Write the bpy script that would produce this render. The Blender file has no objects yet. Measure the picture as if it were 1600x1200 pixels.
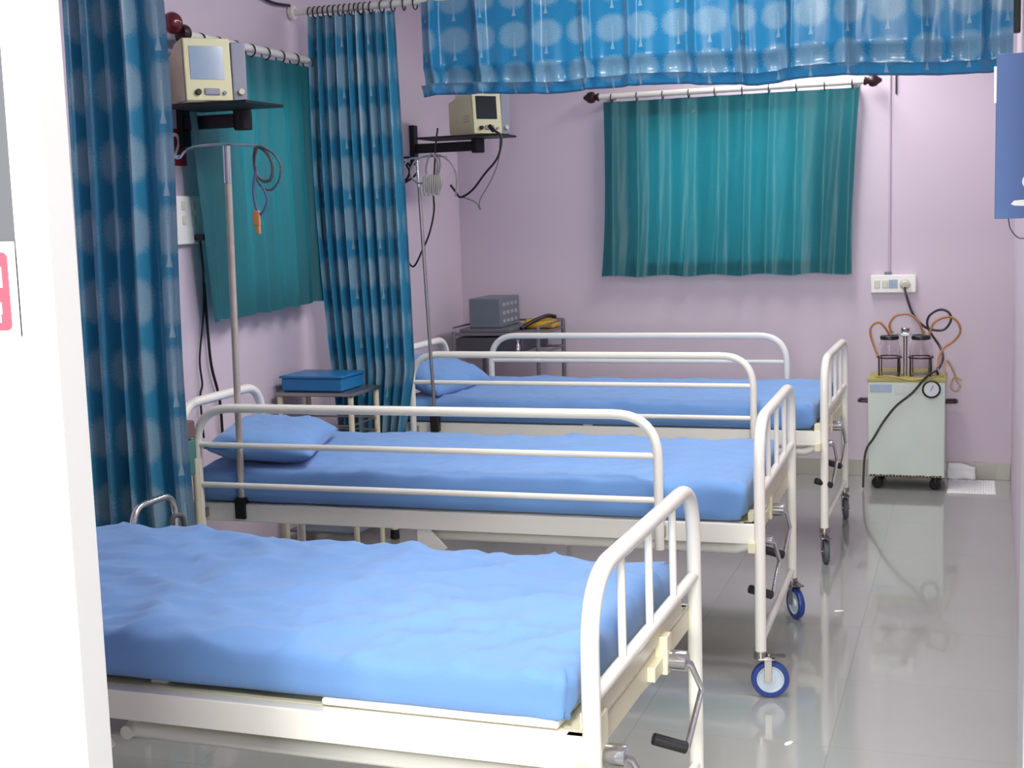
import bpy, bmesh, math, random
from mathutils import Vector, Matrix, noise
S = bpy.context.scene
C = S.collection
random.seed(7)
PI = math.pi

# ------------------------------------------------------------------ camera, world, lights, exposure
cam_d = bpy.data.cameras.new('camera'); cam = bpy.data.objects.new('camera', cam_d); C.objects.link(cam)
_r = Vector((0.946097, 0.322332, -0.031666)); _d = Vector((0.010154, -0.127242, -0.99182)); _f = Vector((-0.323725, 0.938036, -0.123656))
M = Matrix.Identity(4)
for i in range(3):
    M[i][0] = _r[i]; M[i][1] = -_d[i]; M[i][2] = -_f[i]
M[0][3], M[1][3], M[2][3] = 0.0, 0.0, 1.6
cam.matrix_world = M
cam_d.sensor_width = 36.0; cam_d.lens = 36.0 * 2106.57 / 1600.0; cam_d.clip_start = 0.05
S.camera = cam

W = bpy.data.worlds.new('world'); S.world = W; W.use_nodes = True
bg = W.node_tree.nodes['Background']; bg.inputs[0].default_value = (0.80, 0.90, 1.0, 1); bg.inputs[1].default_value = 0.55

def area(name, loc, target, sx, sy, power, col=(1, 1, 1)):
    d = bpy.data.lights.new(name, 'AREA'); d.shape = 'RECTANGLE'; d.size = sx; d.size_y = sy; d.energy = power; d.color = col
    o = bpy.data.objects.new(name, d); C.objects.link(o); o.location = loc
    o.rotation_euler = (Vector(target) - Vector(loc)).to_track_quat('-Z', 'Y').to_euler()
    return o
area('entrance_daylight', (0.1, -1.0, 4.0), (-0.85, 2.6, 0.7), 0.8, 0.6, 260, (1.0, 0.98, 0.95))
area('entrance_glow', (0.0, -2.6, 1.9), (-0.6, 3.5, 0.9), 0.9, 1.6, 240, (1.0, 0.99, 0.97))
area('unseen_ceiling_fill', (-0.4, 3.5, 2.98), (-0.6, 3.6, 0), 0.25, 1.6, 58, (1.0, 0.98, 0.95))  # unseen lamp, added to brighten the beds and the lower back wall
area('unseen_ceiling_fill', (-1.2, 4.7, 2.98), (-1.3, 4.7, 0), 1.6, 0.25, 36, (1.0, 0.98, 0.95))  # second unseen fill, added over the middle of the room
area('unseen_ceiling_fill', (-0.9, 7.3, 2.98), (-0.95, 7.3, 0), 1.6, 0.25, 40, (1.0, 0.98, 0.95))  # added fill out of view, stands in for bounce on the back wall
area('window_daylight', (-1.42, 8.75, 2.0), (-1.42, 8.0, 1.7), 1.5, 1.2, 40, (0.9, 0.96, 1.0))
area('window_daylight', (-3.75, 5.5, 2.0), (-3.0, 5.5, 1.75), 1.2, 1.2, 28, (0.9, 0.96, 1.0))

vs = S.view_settings
S.display_settings.display_device = 'sRGB'
vs.view_transform = 'Standard'; vs.look = 'None'; vs.gamma = 1.0; vs.use_curve_mapping = False
vs.exposure = 0.0

# ------------------------------------------------------------------ materials
def lin(h):
    h = h.lstrip('#'); o = []
    for i in (0, 2, 4):
        c = int(h[i:i+2], 16) / 255
        o.append(c / 12.92 if c <= 0.04045 else ((c + 0.055) / 1.055) ** 2.4)
    return (*o, 1)
def mat(name, col, rough=0.5, metal=0.0, var=0.06, scale=6.0, bump=0.0, bscale=200.0, spec=0.5, trans=0.0, coat=0.0, sheen=0.0):
    m = bpy.data.materials.new(name); m.use_nodes = True
    nt = m.node_tree; b = nt.nodes['Principled BSDF']; L = nt.links
    c = lin(col) if isinstance(col, str) else col
    tc = nt.nodes.new('ShaderNodeTexCoord')
    n = nt.nodes.new('ShaderNodeTexNoise'); n.inputs['Scale'].default_value = scale; n.inputs['Detail'].default_value = 4
    L.new(tc.outputs['Object'], n.inputs['Vector'])
    mx = nt.nodes.new('ShaderNodeMix'); mx.data_type = 'RGBA'
    mx.inputs['A'].default_value = tuple(x * (1 - var) for x in c[:3]) + (1,)
    mx.inputs['B'].default_value = tuple(min(1, x * (1 + var)) for x in c[:3]) + (1,)
    L.new(n.outputs['Fac'], mx.inputs['Factor']); L.new(mx.outputs['Result'], b.inputs['Base Color'])
    b.inputs['Roughness'].default_value = rough; b.inputs['Metallic'].default_value = metal
    b.inputs['Specular IOR Level'].default_value = spec
    b.inputs['Transmission Weight'].default_value = trans
    b.inputs['Coat Weight'].default_value = coat
    b.inputs['Sheen Weight'].default_value = sheen
    if bump:
        n2 = nt.nodes.new('ShaderNodeTexNoise'); n2.inputs['Scale'].default_value = bscale
        L.new(tc.outputs['Object'], n2.inputs['Vector'])
        bp = nt.nodes.new('ShaderNodeBump'); bp.inputs['Strength'].default_value = bump; bp.inputs['Distance'].default_value = 0.002
        L.new(n2.outputs['Fac'], bp.inputs['Height']); L.new(bp.outputs['Normal'], b.inputs['Normal'])
    return m
def glass(name, col, rough=0.02):
    m = mat(name, col, rough, trans=1.0, var=0.0); m.node_tree.nodes['Principled BSDF'].inputs['IOR'].default_value = 1.2
    return m
def cloth_mat(name, base, translucency, rough, pattern=None, pu=0.22, pv=0.19):
    """satin curtain cloth; UVs are metres along the cloth (u) and height (v); pattern = colour of woven tree motifs"""
    m = bpy.data.materials.new(name); m.use_nodes = True
    nt = m.node_tree; b = nt.nodes['Principled BSDF']; L = nt.links; N = nt.nodes
    out = N['Material Output']
    def math_(op, a, bb=None, cc=None):
        nd = N.new('ShaderNodeMath'); nd.operation = op
        for i, v in enumerate((a, bb, cc)):
            if v is None: continue
            if isinstance(v, (int, float)): nd.inputs[i].default_value = v
            else: L.new(v, nd.inputs[i])
        return nd.outputs[0]
    uv = N.new('ShaderNodeUVMap')
    sep = N.new('ShaderNodeSeparateXYZ'); L.new(uv.outputs[0], sep.inputs[0])
    nz = N.new('ShaderNodeTexNoise'); nz.inputs['Scale'].default_value = 90; nz.inputs['Detail'].default_value = 3
    L.new(uv.outputs[0], nz.inputs['Vector'])
    cb = lin(base)
    colr = N.new('ShaderNodeMix'); colr.data_type = 'RGBA'
    colr.inputs['A'].default_value = tuple(x * .88 for x in cb[:3]) + (1,)
    colr.inputs['B'].default_value = tuple(min(1, x * 1.12) for x in cb[:3]) + (1,)
    L.new(nz.outputs['Fac'], colr.inputs['Factor'])
    res = colr.outputs['Result']
    if pattern:
        fu = math_('SUBTRACT', math_('FRACT', math_('DIVIDE', sep.outputs['X'], pu)), 0.5)
        fv = math_('SUBTRACT', math_('FRACT', math_('DIVIDE', sep.outputs['Y'], pv)), 0.5)
        # crown: ellipse in the upper part of each cell, edge broken by noise
        nn = N.new('ShaderNodeTexNoise'); nn.inputs['Scale'].default_value = 140; nn.inputs['Detail'].default_value = 5
        L.new(uv.outputs[0], nn.inputs['Vector'])
        ex = math_('POWER', math_('DIVIDE', math_('ABSOLUTE', fu), 0.45), 2.2)
        ey = math_('POWER', math_('DIVIDE', math_('ABSOLUTE', math_('SUBTRACT', fv, 0.12)), 0.35), 2.2)
        r = math_('ADD', ex, ey)
        r = math_('ADD', r, math_('MULTIPLY', math_('SUBTRACT', nn.outputs['Fac'], 0.5), 1.7))
        crown = math_('MULTIPLY', math_('SUBTRACT', 1.15, r), 1.7)
        cl = N.new('ShaderNodeClamp'); L.new(crown, cl.inputs[0])
        crown = math_('MULTIPLY', cl.outputs[0], math_('ADD', 0.22, math_('MULTIPLY', nn.outputs['Fac'], 0.6)))
        # trunk: thin stem widening at the foot
        w = math_('ADD', 0.018, math_('MULTIPLY', math_('POWER', math_('MAXIMUM', math_('SUBTRACT', -0.22, fv), 0), 1.5), 0.55))
        tr = math_('LESS_THAN', math_('ABSOLUTE', fu), w)
        tr = math_('MULTIPLY', tr, math_('LESS_THAN', fv, 0.2))
        tr = math_('MULTIPLY', tr, math_('GREATER_THAN', fv, -0.40))
        fac = math_('MAXIMUM', crown, math_('MULTIPLY', tr, 0.75))
        mx = N.new('ShaderNodeMix'); mx.data_type = 'RGBA'
        L.new(fac, mx.inputs['Factor']); L.new(res, mx.inputs['A']); mx.inputs['B'].default_value = lin(pattern)
        res = mx.outputs['Result']
    L.new(res, b.inputs['Base Color'])
    b.inputs['Roughness'].default_value = rough; b.inputs['Specular IOR Level'].default_value = 0.7
    b.inputs['Sheen Weight'].default_value = 0.15
    tl = N.new('ShaderNodeBsdfTranslucent'); L.new(res, tl.inputs['Color'])
    ms = N.new('ShaderNodeMixShader'); ms.inputs[0].default_value = translucency
    L.new(b.outputs[0], ms.inputs[1]); L.new(tl.outputs[0], ms.inputs[2]); L.new(ms.outputs[0], out.inputs['Surface'])
    return m

K = dict(
    wall=mat('lilac_wall_paint', 'D1C3D0', 0.72, var=0.03, scale=1.5, bump=0.15, bscale=90),
    ceiling=mat('white_ceiling_paint', 'E4E0E2', 0.8, var=0.02),
    tile=mat('grey_glazed_tile', '989A96', 0.08, var=0.04, scale=2.2, coat=0.35),
    grout=mat('grey_grout', '949692', 0.2),
    base=mat('grey_skirting_tile', 'B4B1A6', 0.25, var=0.06),
    cream=mat('cream_enamel_paint', 'E7E5DB', 0.28, var=0.04, scale=4, coat=0.2),
    creamold=mat('yellowed_cream_paint', 'D8D2B4', 0.35, var=0.08),
    chrome=mat('chrome', 'D6D6D8', 0.16, 1.0, var=0.03),
    steel=mat('brushed_steel', 'A9A49E', 0.35, 1.0, var=0.1),
    rusty=mat('worn_steel_pole', 'B4A9A0', 0.42, 0.15, var=0.22, scale=30),
    darksteel=mat('dark_grey_steel', '5A5A62', 0.45, 0.6, var=0.12),
    black=mat('black_plastic', '151517', 0.4, var=0.1),
    blackmetal=mat('black_powder_coat', '1C1B1E', 0.5, 0.2, var=0.1),
    rubber=mat('grey_rubber', '50545A', 0.6, var=0.1),
    bluerub=mat('blue_polyurethane', '243C86', 0.4, var=0.08),
    wheelhub=mat('pale_blue_plastic', 'C3D2DC', 0.35, var=0.04),
    sheet=mat('blue_cotton_sheet', '6A93C8', 0.85, var=0.05, scale=9, bump=0.25, bscale=500, spec=0.2, sheen=0.2),
    pad=mat('white_cotton_pad', 'E4E2DA', 0.8, var=0.04),
    door=mat('white_powder_coat', 'FCFBFA', 0.4, var=0.005),
    jamb=mat('shade_toned_frame_paint', 'D4D3D0', 0.45, var=0.01),  # white frame greyed in colour to imitate the reveal's weaker light
    pane=mat('grey_frosted_glass', '606064', 0.25, var=0.04),
    red=mat('red_print', 'E8505F', 0.45, var=0.03),
    darkred=mat('dark_red_enamel', '8C1523', 0.35, var=0.05),
    white=mat('white_plastic', 'EDECE8', 0.35, var=0.02),
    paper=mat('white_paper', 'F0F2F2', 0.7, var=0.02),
    maroon=mat('maroon_lacquer', '5E1420', 0.18, var=0.1, coat=0.5),
    darkmaroon=mat('dark_maroon_wood', '2C1218', 0.35, var=0.2),
    rod=mat('white_painted_rod', 'E2DFD6', 0.3, var=0.04),
    ring=mat('dark_brown_ring', '2B2325', 0.4, var=0.1),
    monitor=mat('cream_grey_abs', 'D9D7AC', 0.45, var=0.03),
    monside=mat('beige_abs', 'BDB49A', 0.5, var=0.04),
    module=mat('grey_module', '8C90A0', 0.5, var=0.06),
    screen=mat('grey_lcd', '8FA6BE', 0.12, var=0.04, scale=3),
    darkscreen=mat('dark_lcd', '20292E', 0.12, var=0.1),
    bluetray=mat('blue_tray_plastic', '1C6FA8', 0.35, var=0.05),
    green=mat('sea_green_cloth', '4A7C76', 0.8, var=0.1),
    brown=mat('brown_card', '705C5A', 0.7, var=0.08),
    greybox=mat('blue_grey_metal', '68727C', 0.45, var=0.06),
    trolley=mat('tarnished_steel', '7C7A82', 0.42, 0.5, var=0.15),
    yellow=mat('yellow_cloth', 'C9992A', 0.7, var=0.1),
    machine=mat('pale_green_white_enamel', 'C9D4CB', 0.35, var=0.03),
    stainyel=mat('aged_yellow_plastic', 'A9A15C', 0.5, var=0.15),
    rust=mat('rusty_edge', '5A4632', 0.8, var=0.3, scale=40),
    jar=glass('clear_jar_glass', 'FBFAFC', 0.03),
    tubeb=mat('amber_rubber_tube', 'A9764A', 0.4, var=0.1),
    tubey=mat('yellowed_clear_tube', 'C0A487', 0.4, var=0.1),
    orange=mat('orange_connector', 'C98A55', 0.5, var=0.1),
    greycable=mat('grey_cable', '77747A', 0.5, var=0.08),
    paleplug=mat('ivory_plug', 'CFCFBC', 0.4, var=0.03),
    board=mat('blue_sign_board', '4C6CA6', 0.55, var=0.04),
    gauge=mat('gauge_face', 'C9CED2', 0.3, var=0.06),
    label=mat('grey_blue_label', '9FAEC4', 0.5, var=0.15, scale=60),
    alu=mat('aluminium_window', 'B8B8B8', 0.4, 0.8, var=0.04),
)
K['winglass'] = glass('window_glass', 'F4FAFF', 0.0)
K['teal'] = cloth_mat('teal_satin_cloth', '156E77', 0.36, 0.40)
K['tree'] = cloth_mat('blue_tree_satin_cloth', '1878A8', 0.12, 0.22, '8AA8B6', 0.17, 0.177)
K['tree2'] = cloth_mat('blue_tree_satin_cloth_large', '2D86AA', 0.12, 0.34, 'A6BCC4', 0.20, 0.24)

# ------------------------------------------------------------------ mesh helpers
class MB:
    def __init__(s): s.bm = bmesh.new(); s.uv = None
    def merge(s, other_bm, mtx=None):
        flags = [f.material_index for f in other_bm.faces]; n0 = len(s.bm.faces)
        me = bpy.data.meshes.new('tmp'); other_bm.to_mesh(me); other_bm.free()
        if mtx: me.transform(mtx)
        s.bm.from_mesh(me); bpy.data.meshes.remove(me); s.bm.faces.ensure_lookup_table()
        for k, fl in enumerate(flags): s.bm.faces[n0+k].material_index = fl
    def box(s, c, size, bev=0.003, rot=None, seg=2):
        b = bmesh.new(); bmesh.ops.create_cube(b, size=1.0)
        for v in b.verts: v.co = Vector((v.co.x * size[0], v.co.y * size[1], v.co.z * size[2]))
        b.normal_update()
        if bev: bmesh.ops.bevel(b, geom=b.edges[:], offset=min(bev, min(size) * .45), segments=seg, affect='EDGES', profile=0.5)
        b.normal_update()
        for f in b.faces:
            f.material_index = 1 if max(abs(x) for x in f.normal) > .9999 else 0
        m = Matrix.Translation(Vector(c))
        if rot is not None: m = m @ (rot if isinstance(rot, Matrix) else Matrix.Rotation(rot, 4, 'Z'))
        s.merge(b, m); return s
    def bx(s, x0, x1, y0, y1, z0, z1, bev=0.003):
        return s.box(((x0+x1)/2, (y0+y1)/2, (z0+z1)/2), (abs(x1-x0), abs(y1-y0), abs(z1-z0)), bev)
    def tube(s, pts, r, n=12, closed=False, caps=True, r2=None):
        pts = [Vector(p) for p in pts]; N = len(pts); rings = []
        t0 = (pts[1] - pts[0]).normalized()
        up = Vector((0, 0, 1)) if abs(t0.z) < .9 else Vector((0, 1, 0))
        nrm = (up - t0 * up.dot(t0)).normalized()
        for i, p in enumerate(pts):
            if closed: t = (pts[(i+1) % N] - pts[i-1]).normalized()
            elif i == 0: t = t0
            elif i == N-1: t = (pts[-1] - pts[-2]).normalized()
            else: t = ((pts[i+1] - p).normalized() + (p - pts[i-1]).normalized()).normalized()
            nrm = (nrm - t * nrm.dot(t)).normalized(); bn = t.cross(nrm)
            rr = r if r2 is None else r + (r2 - r) * i / (N-1)
            rings.append([s.bm.verts.new(p + (nrm * math.cos(2*PI*k/n) + bn * math.sin(2*PI*k/n)) * rr) for k in range(n)])
        for i in range(N - (0 if closed else 1)):
            a, b = rings[i], rings[(i+1) % N]
            for k in range(n): s.bm.faces.new((a[k], a[(k+1) % n], b[(k+1) % n], b[k]))
        if caps and not closed:
            s.bm.faces.new(rings[0][::-1]); s.bm.faces.new(rings[-1])
        return s
    def cyl(s, p0, p1, r, n=20, bev=0.0, r2=None):
        p0, p1 = Vector(p0), Vector(p1); h = (p1-p0).length; r2 = r if r2 is None else r2
        if bev: prof = [(0, 0), (r-bev, 0), (r, bev), (r2, h-bev), (r2-bev, h), (0, h)]
        else: prof = [(0, 0), (r, 0), (r2, h), (0, h)]
        return s.lathe(prof, p0, (p1-p0), n)
    def lathe(s, prof, origin=(0, 0, 0), axis=(0, 0, 1), n=24):
        q = Vector((0, 0, 1)).rotation_difference(Vector(axis).normalized()).to_matrix(); o = Vector(origin); rings = []
        for (r, z) in prof:
            if r < 1e-6: rings.append([s.bm.verts.new(o + q @ Vector((0, 0, z)))])
            else: rings.append([s.bm.verts.new(o + q @ Vector((r*math.cos(2*PI*k/n), r*math.sin(2*PI*k/n), z))) for k in range(n)])
        for a, b in zip(rings, rings[1:]):
            for k in range(n):
                k2 = (k+1) % n
                if len(a) == 1 and len(b) == 1: continue
                if len(a) == 1: s.bm.faces.new((a[0], b[k2], b[k]))
                elif len(b) == 1: s.bm.faces.new((a[k], a[k2], b[0]))
                else: s.bm.faces.new((a[k], a[k2], b[k2], b[k]))
        return s
    def sphere(s, c, r, n=16, sc=(1, 1, 1)):
        b = bmesh.new(); bmesh.ops.create_uvsphere(b, u_segments=n, v_segments=n//2+1, radius=r)
        s.merge(b, Matrix.Translation(Vector(c)) @ Matrix.Diagonal((*sc, 1))); return s
    def prism(s, poly, axis, a0, a1):
        """extrude a 2D polygon along an axis ('x','y','z')"""
        def P(u, v, w): return {'x': (w, u, v), 'y': (u, w, v), 'z': (u, v, w)}[axis]
        A = [s.bm.verts.new(P(u, v, a0)) for u, v in poly]; B = [s.bm.verts.new(P(u, v, a1)) for u, v in poly]
        n = len(poly)
        s.bm.faces.new(A); s.bm.faces.new(B[::-1])
        for i in range(n): s.bm.faces.new((A[i], A[(i+1) % n], B[(i+1) % n], B[i]))
        return s
    def build(s, name, m, parent=None, smooth=True, angle=40):
        bmesh.ops.recalc_face_normals(s.bm, faces=s.bm.faces[:])
        sm = [bool(smooth and f.material_index == 0) for f in s.bm.faces]
        for f in s.bm.faces: f.material_index = 0
        me = bpy.data.meshes.new(name); s.bm.to_mesh(me); s.bm.free()
        me.materials.append(K[m] if isinstance(m, str) else m)
        if smooth:
            try: me.set_sharp_from_angle(angle=math.radians(angle))
            except Exception: pass
        me.polygons.foreach_set('use_smooth', sm)
        o = bpy.data.objects.new(name, me); C.objects.link(o)
        if parent: o.parent = parent
        return o
def thing(name, label, cat, loc=(0, 0, 0), rz=0, group=None):
    o = bpy.data.objects.new(name, None); C.objects.link(o); o.location = loc; o.rotation_euler = (0, 0, rz)
    o.empty_display_size = 0.1
    return tag(o, label, cat, group)
def tag(o, label, cat, group=None):
    o['label'] = label; o['category'] = cat
    if group: o['group'] = group
    return o
def struct(o): o['kind'] = 'structure'; return o
def fillet(pts, r, seg=8):
    """polyline with its inner corners rounded"""
    pts = [Vector(p) for p in pts]; out = [pts[0]]
    for i in range(1, len(pts)-1):
        a, p, b = pts[i-1], pts[i], pts[i+1]
        u, v = (a-p), (b-p); d = min(r, u.length*.49, v.length*.49) if len(pts) > 3 else min(r, u.length*.95, v.length*.95)
        A, B = p + u.normalized()*d, p + v.normalized()*d
        for k in range(seg+1):
            t = k/seg; out.append(A*(1-t)**2 + p*2*t*(1-t) + B*t*t)
    out.append(pts[-1]); return out
def spline(pts, sub=6, closed=False):
    P = [Vector(p) for p in pts]; n = len(P); out = []
    for i in range(n if closed else n-1):
        g = (lambda k: P[k % n]) if closed else (lambda k: P[max(0, min(n-1, k))])
        p0, p1, p2, p3 = g(i-1), g(i), g(i+1), g(i+2)
        for k in range(sub):
            t = k/sub
            out.append(0.5*((2*p1)+(p2-p0)*t+(2*p0-5*p1+4*p2-p3)*t*t+(3*p1-p0-3*p2+p3)*t**3))
    if not closed: out.append(P[-1])
    return out
def cable(name, pts, r, m, parent=None, sub=6, closed=False, n=8):
    return MB().tube(spline(pts, sub, closed), r, n, closed).build(name, m, parent)

def soft_box(L, Wd, H, r, res=0.03):
    """closed rounded box mesh on a dense grid, base at z=0, centred in x and y"""
    b = bmesh.new()
    def face(o, u, v, nu, nv):
        g = [[b.verts.new(o + u*(i/nu) + v*(j/nv)) for j in range(nv+1)] for i in range(nu+1)]
        for i in range(nu):
            for j in range(nv): b.faces.new((g[i][j], g[i+1][j], g[i+1][j+1], g[i][j+1]))
    X, Y, Z = Vector((L, 0, 0)), Vector((0, Wd, 0)), Vector((0, 0, H)); o = Vector((-L/2, -Wd/2, 0))
    nx, ny, nz = max(2, int(L/res)), max(2, int(Wd/res)), max(4, int(H/res*1.5))
    face(o, X, Y, nx, ny); face(o+Z, X, Y, nx, ny); face(o, X, Z, nx, nz); face(o+Y, X, Z, nx, nz); face(o, Y, Z, ny, nz); face(o+X, Y, Z, ny, nz)
    bmesh.ops.remove_doubles(b, verts=b.verts[:], dist=1e-5)
    for v in b.verts:
        p = v.co.copy()
        q = Vector((max(-L/2+r, min(L/2-r, p.x)), max(-Wd/2+r, min(Wd/2-r, p.y)), max(r, min(H-r, p.z))))
        d = p-q
        if d.length > 1e-7: v.co = q + d.normalized()*r
    return b
def ridge(p): return 1 - abs(noise.noise(p))*2

# ------------------------------------------------------------------ the room
XL, YB, ZC = -3.13, 8.14, 3.02
def wall_obj(name, boxes):
    m = MB()
    for b in boxes: m.bx(*b, bev=0)
    return struct(m.build(name, 'wall', smooth=False))
T = 0.14
# left wall with window opening y 5.08-5.86, z 1.32-2.22
wall_obj('wall_left', [(XL-T, XL, 1.24, 5.20, 0, ZC), (XL-T, XL, 5.84, YB+T, 0, ZC), (XL-T, XL, 5.20, 5.84, 0, 1.32), (XL-T, XL, 5.20, 5.84, 2.22, ZC)])
# back wall with window opening x -1.93..-.90
BW = (-1.93, -0.90, 1.30, 2.16)
wall_obj('wall_back', [(XL, BW[0], YB, YB+T, 0, ZC), (BW[1], 0.209, YB, YB+T, 0, ZC), (BW[0], BW[1], YB, YB+T, 0, BW[2]), (BW[0], BW[1], YB, YB+T, BW[3], ZC)])
# right wall runs slightly askew towards the entrance
m = MB(); m.prism([(0.209, YB+T), (0.209, YB), (0.160, 4.9), (0.122, 2.2), (0.112, 1.4), (0.26, 1.4), (0.36, YB+T)], 'z', 0, ZC)
struct(m.build('wall_right', 'wall', smooth=False))
# front wall: doorway x -1.01..0.09 up to 2.15
wall_obj('wall_front', [(XL-T, -1.75, 1.24, 1.38, 0, ZC), (0.085, 0.26, 1.24, 1.38, 0, ZC), (-1.75, 0.085, 1.24, 1.38, 2.2, ZC)])
m = MB(); m.bx(XL-T, 0.40, 1.24, YB+T, ZC, ZC+.1, 0); struct(m.build('ceiling', 'ceiling', smooth=False))
# floor slab with single tiles
m = MB(); m.bx(XL-T, 0.40, -3.5, YB+T, -0.06, -0.0045, 0); floor = struct(m.build('floor', 'grout', smooth=False))
TS = 0.6; tile_me = None
ox, oy = 0.205-TS*7, YB-TS*20
for i in range(0, 8):
    for j in range(7, 20):
        x0, y0 = ox+i*TS, oy+j*TS
        if x0 + TS < XL or y0 > YB: continue
        fx0, fx1 = max(x0, XL), min(x0+TS, 0.36)
        if tile_me is None:
            b = bmesh.new(); bmesh.ops.create_cube(b, size=1.0)
            for v in b.verts: v.co = Vector((v.co.x*(TS-.0007), v.co.y*(TS-.0007), v.co.z*.006))
            tile_me = bpy.data.meshes.new('tile'); b.to_mesh(tile_me); b.free(); tile_me.materials.append(K['tile'])
        o = bpy.data.objects.new('tile', tile_me); C.objects.link(o); o.parent = floor
        o.location = ((fx0+fx1)/2, y0+TS/2, -0.003); o.scale = ((fx1-fx0)/TS, 1, 1)
m = MB(); m.bx(XL+.0, 0.207, YB-.012, YB, 0, .1, .002); struct(m.build('baseboard_back', 'base'))
m = MB(); m.bx(XL, XL+.012, 1.38, YB-.012, 0, .1, .002); struct(m.build('baseboard_left', 'base'))
# windows behind the teal curtains
def window(name, x0, x1, z0, z1, axis, pos):
    root = bpy.data.objects.new(name, None); C.objects.link(root); struct(root)
    def P(m, a0, a1, c0, c1, t0, t1):
        if axis == 'y': m.bx(a0, a1, pos+t0, pos+t1, c0, c1, .002)
        else: m.bx(pos-t1, pos-t0, a0, a1, c0, c1, .002)
    f = MB(); w = .04
    P(f, x0, x1, z0, z0+w, .05, .09); P(f, x0, x1, z1-w, z1, .05, .09)
    P(f, x0, x0+w, z0+w, z1-w, .05, .09); P(f, x1-w, x1, z0+w, z1-w, .05, .09)
    xm = (x0+x1)/2; P(f, xm-w/2, xm+w/2, z0+w, z1-w, .05, .09)
    f.build('window_frame', 'alu', root)
    for a, b in ((x0+w, xm-w/2), (xm+w/2, x1-w)):
        g = MB(); P(g, a, b, z0+w, z1-w, .068, .073); g.build('pane', 'winglass', root)
window('window_1', BW[0], BW[1], BW[2], BW[3], 'y', YB)
window('window_2', 5.20, 5.84, 1.32, 2.22, 'x', XL)

# entrance: fixed white leaf on the left with grey pane, jambs
door = bpy.data.objects.new('door_1', None); C.objects.link(door); struct(door)
d = MB(); d.bx(-1.052, -1.0085, 1.300, 1.345, 0, 2.16, .002); d.bx(-1.74, -1.70, 1.300, 1.345, 0, 2.16, .002)
d.bx(-1.70, -1.052, 1.302, 1.343, 2.07, 2.16, .002); d.bx(-1.70, -1.052, 1.302, 1.343, 0, .12, .002); d.bx(-1.70, -1.052, 1.302, 1.343, 1.43, 1.478, .002)
d.build('door_frame', 'door', door)
d = MB(); d.bx(-1.70, -1.052, 1.311, 1.321, 1.478, 2.07, 0); d.build('pane', 'pane', door)
d = MB(); d.bx(-1.70, -1.052, 1.311, 1.330, .12, 1.43, 0)
d.box((-1.376, 1.311, .775), (.60, .010, 1.27), .006); d.build('door_panel', 'door', door)
j = MB(); j.bx(-1.0083, -1.0065, 1.304, 1.3515, 0, 2.16, .0005); j.bx(-1.05, -1.0083, 1.3455, 1.3515, 0, 2.16, .0005); struct(j.build('trim_1', 'jamb'))  # thin facing whose greyer colour stands in for shade on the reveal
j = MB(); j.bx(0.0455, 0.088, 1.24, 1.40, 0, 2.16, .004); struct(j.build('trim_2', 'jamb'))
j = MB(); j.bx(-1.75, 0.088, 1.29, 1.38, 2.162, 2.2, .003); struct(j.build('trim_3', 'jamb'))

# sign on the door pane
t = thing('door_sign', 'red and white sign plate fixed to the white door leaf', 'sign', (-1.148, 1.3015, 1.53))
MB().box((0, -.003, 0), (.19, .005, .118), .001).build('backing', 'white', t)
pl = []
for cx, cz, a0 in ((.080, .040, 0), (-.080, .040, 90), (-.080, -.037, 180), (.080, -.037, 270)):
    for k in range(5):
        a = math.radians(a0+k*22.5); pl.append((cx+.007*math.cos(a), cz+.007*math.sin(a)))
MB().prism(pl, 'y', -.0075, -.0055).build('red_panel', 'red', t, smooth=False)
l = MB(); l.box((.0755, -.008, .018), (.007, .0012, .024), 0); l.box((.068, -.008, .027), (.010, .0012, .006), 0); l.build('lettering', 'white', t, smooth=False)
l = MB(); l.box((.0735, -.008, -.018), (.005, .0012, .014), 0); l.box((.0715, -.008, -.030), (.005, .0012, .010), 0); l.build('lettering', 'white', t, smooth=False)

# ------------------------------------------------------------------ beds
BWD = .919
def make_caster(parent, x, y, swing, wheelmat, hubmat, wr, zb=.145):
    """caster under a leg at (x,y); swing = direction in which the wheel trails; one part with sub-parts"""
    dv = Vector((math.cos(swing), math.sin(swing), 0)); sv = Vector((-dv.y, dv.x, 0)); o = Vector((x, y, 0)); wc = o + dv*.03 + Vector((0, 0, wr))
    f = MB(); f.cyl((x, y, zb+.012), (x, y, zb-.012), .022, 16); f.cyl((x, y, zb-.012), (x, y, 2*wr+.008), .012, 12)
    top = 2*wr+.008; R = Matrix.Rotation(swing, 4, 'Z')
    f.box(o+dv*.016+Vector((0, 0, top)), (.055, .044, .007), .002, R)
    for sg in (-1, 1):
        f.box(o+dv*.022+sv*sg*.018+Vector((0, 0, (top+wr)/2)), (.024, .004, top-wr+.016), .001, R)
    f.cyl(wc-sv*.022, wc+sv*.022, .005, 10)
    f = f.build('caster', 'steel', parent)
    w = MB(); hw = .011
    w.lathe([(wr*.72, -hw), (wr*.95, -hw), (wr, -hw*.5), (wr, hw*.5), (wr*.95, hw), (wr*.72, hw), (wr*.72, -hw)], wc, sv, 32); w.build('wheel', wheelmat, f)
    h = MB(); h.lathe([(0, -.012), (wr*.25, -.012), (wr*.3, -.006), (wr*.6, -.006), (wr*.66, -.010), (wr*.73, -.010), (wr*.73, .010), (wr*.66, .010), (wr*.6, .006), (wr*.3, .006), (wr*.25, .012), (0, .012)], wc, sv, 28); h.build('hub', hubmat, f)
    b = MB(); b.box(o+dv*.055+Vector((0, 0, top+.008)), (.05, .026, .005), .002, R); b.build('brake_pedal', 'darksteel', f)
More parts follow.
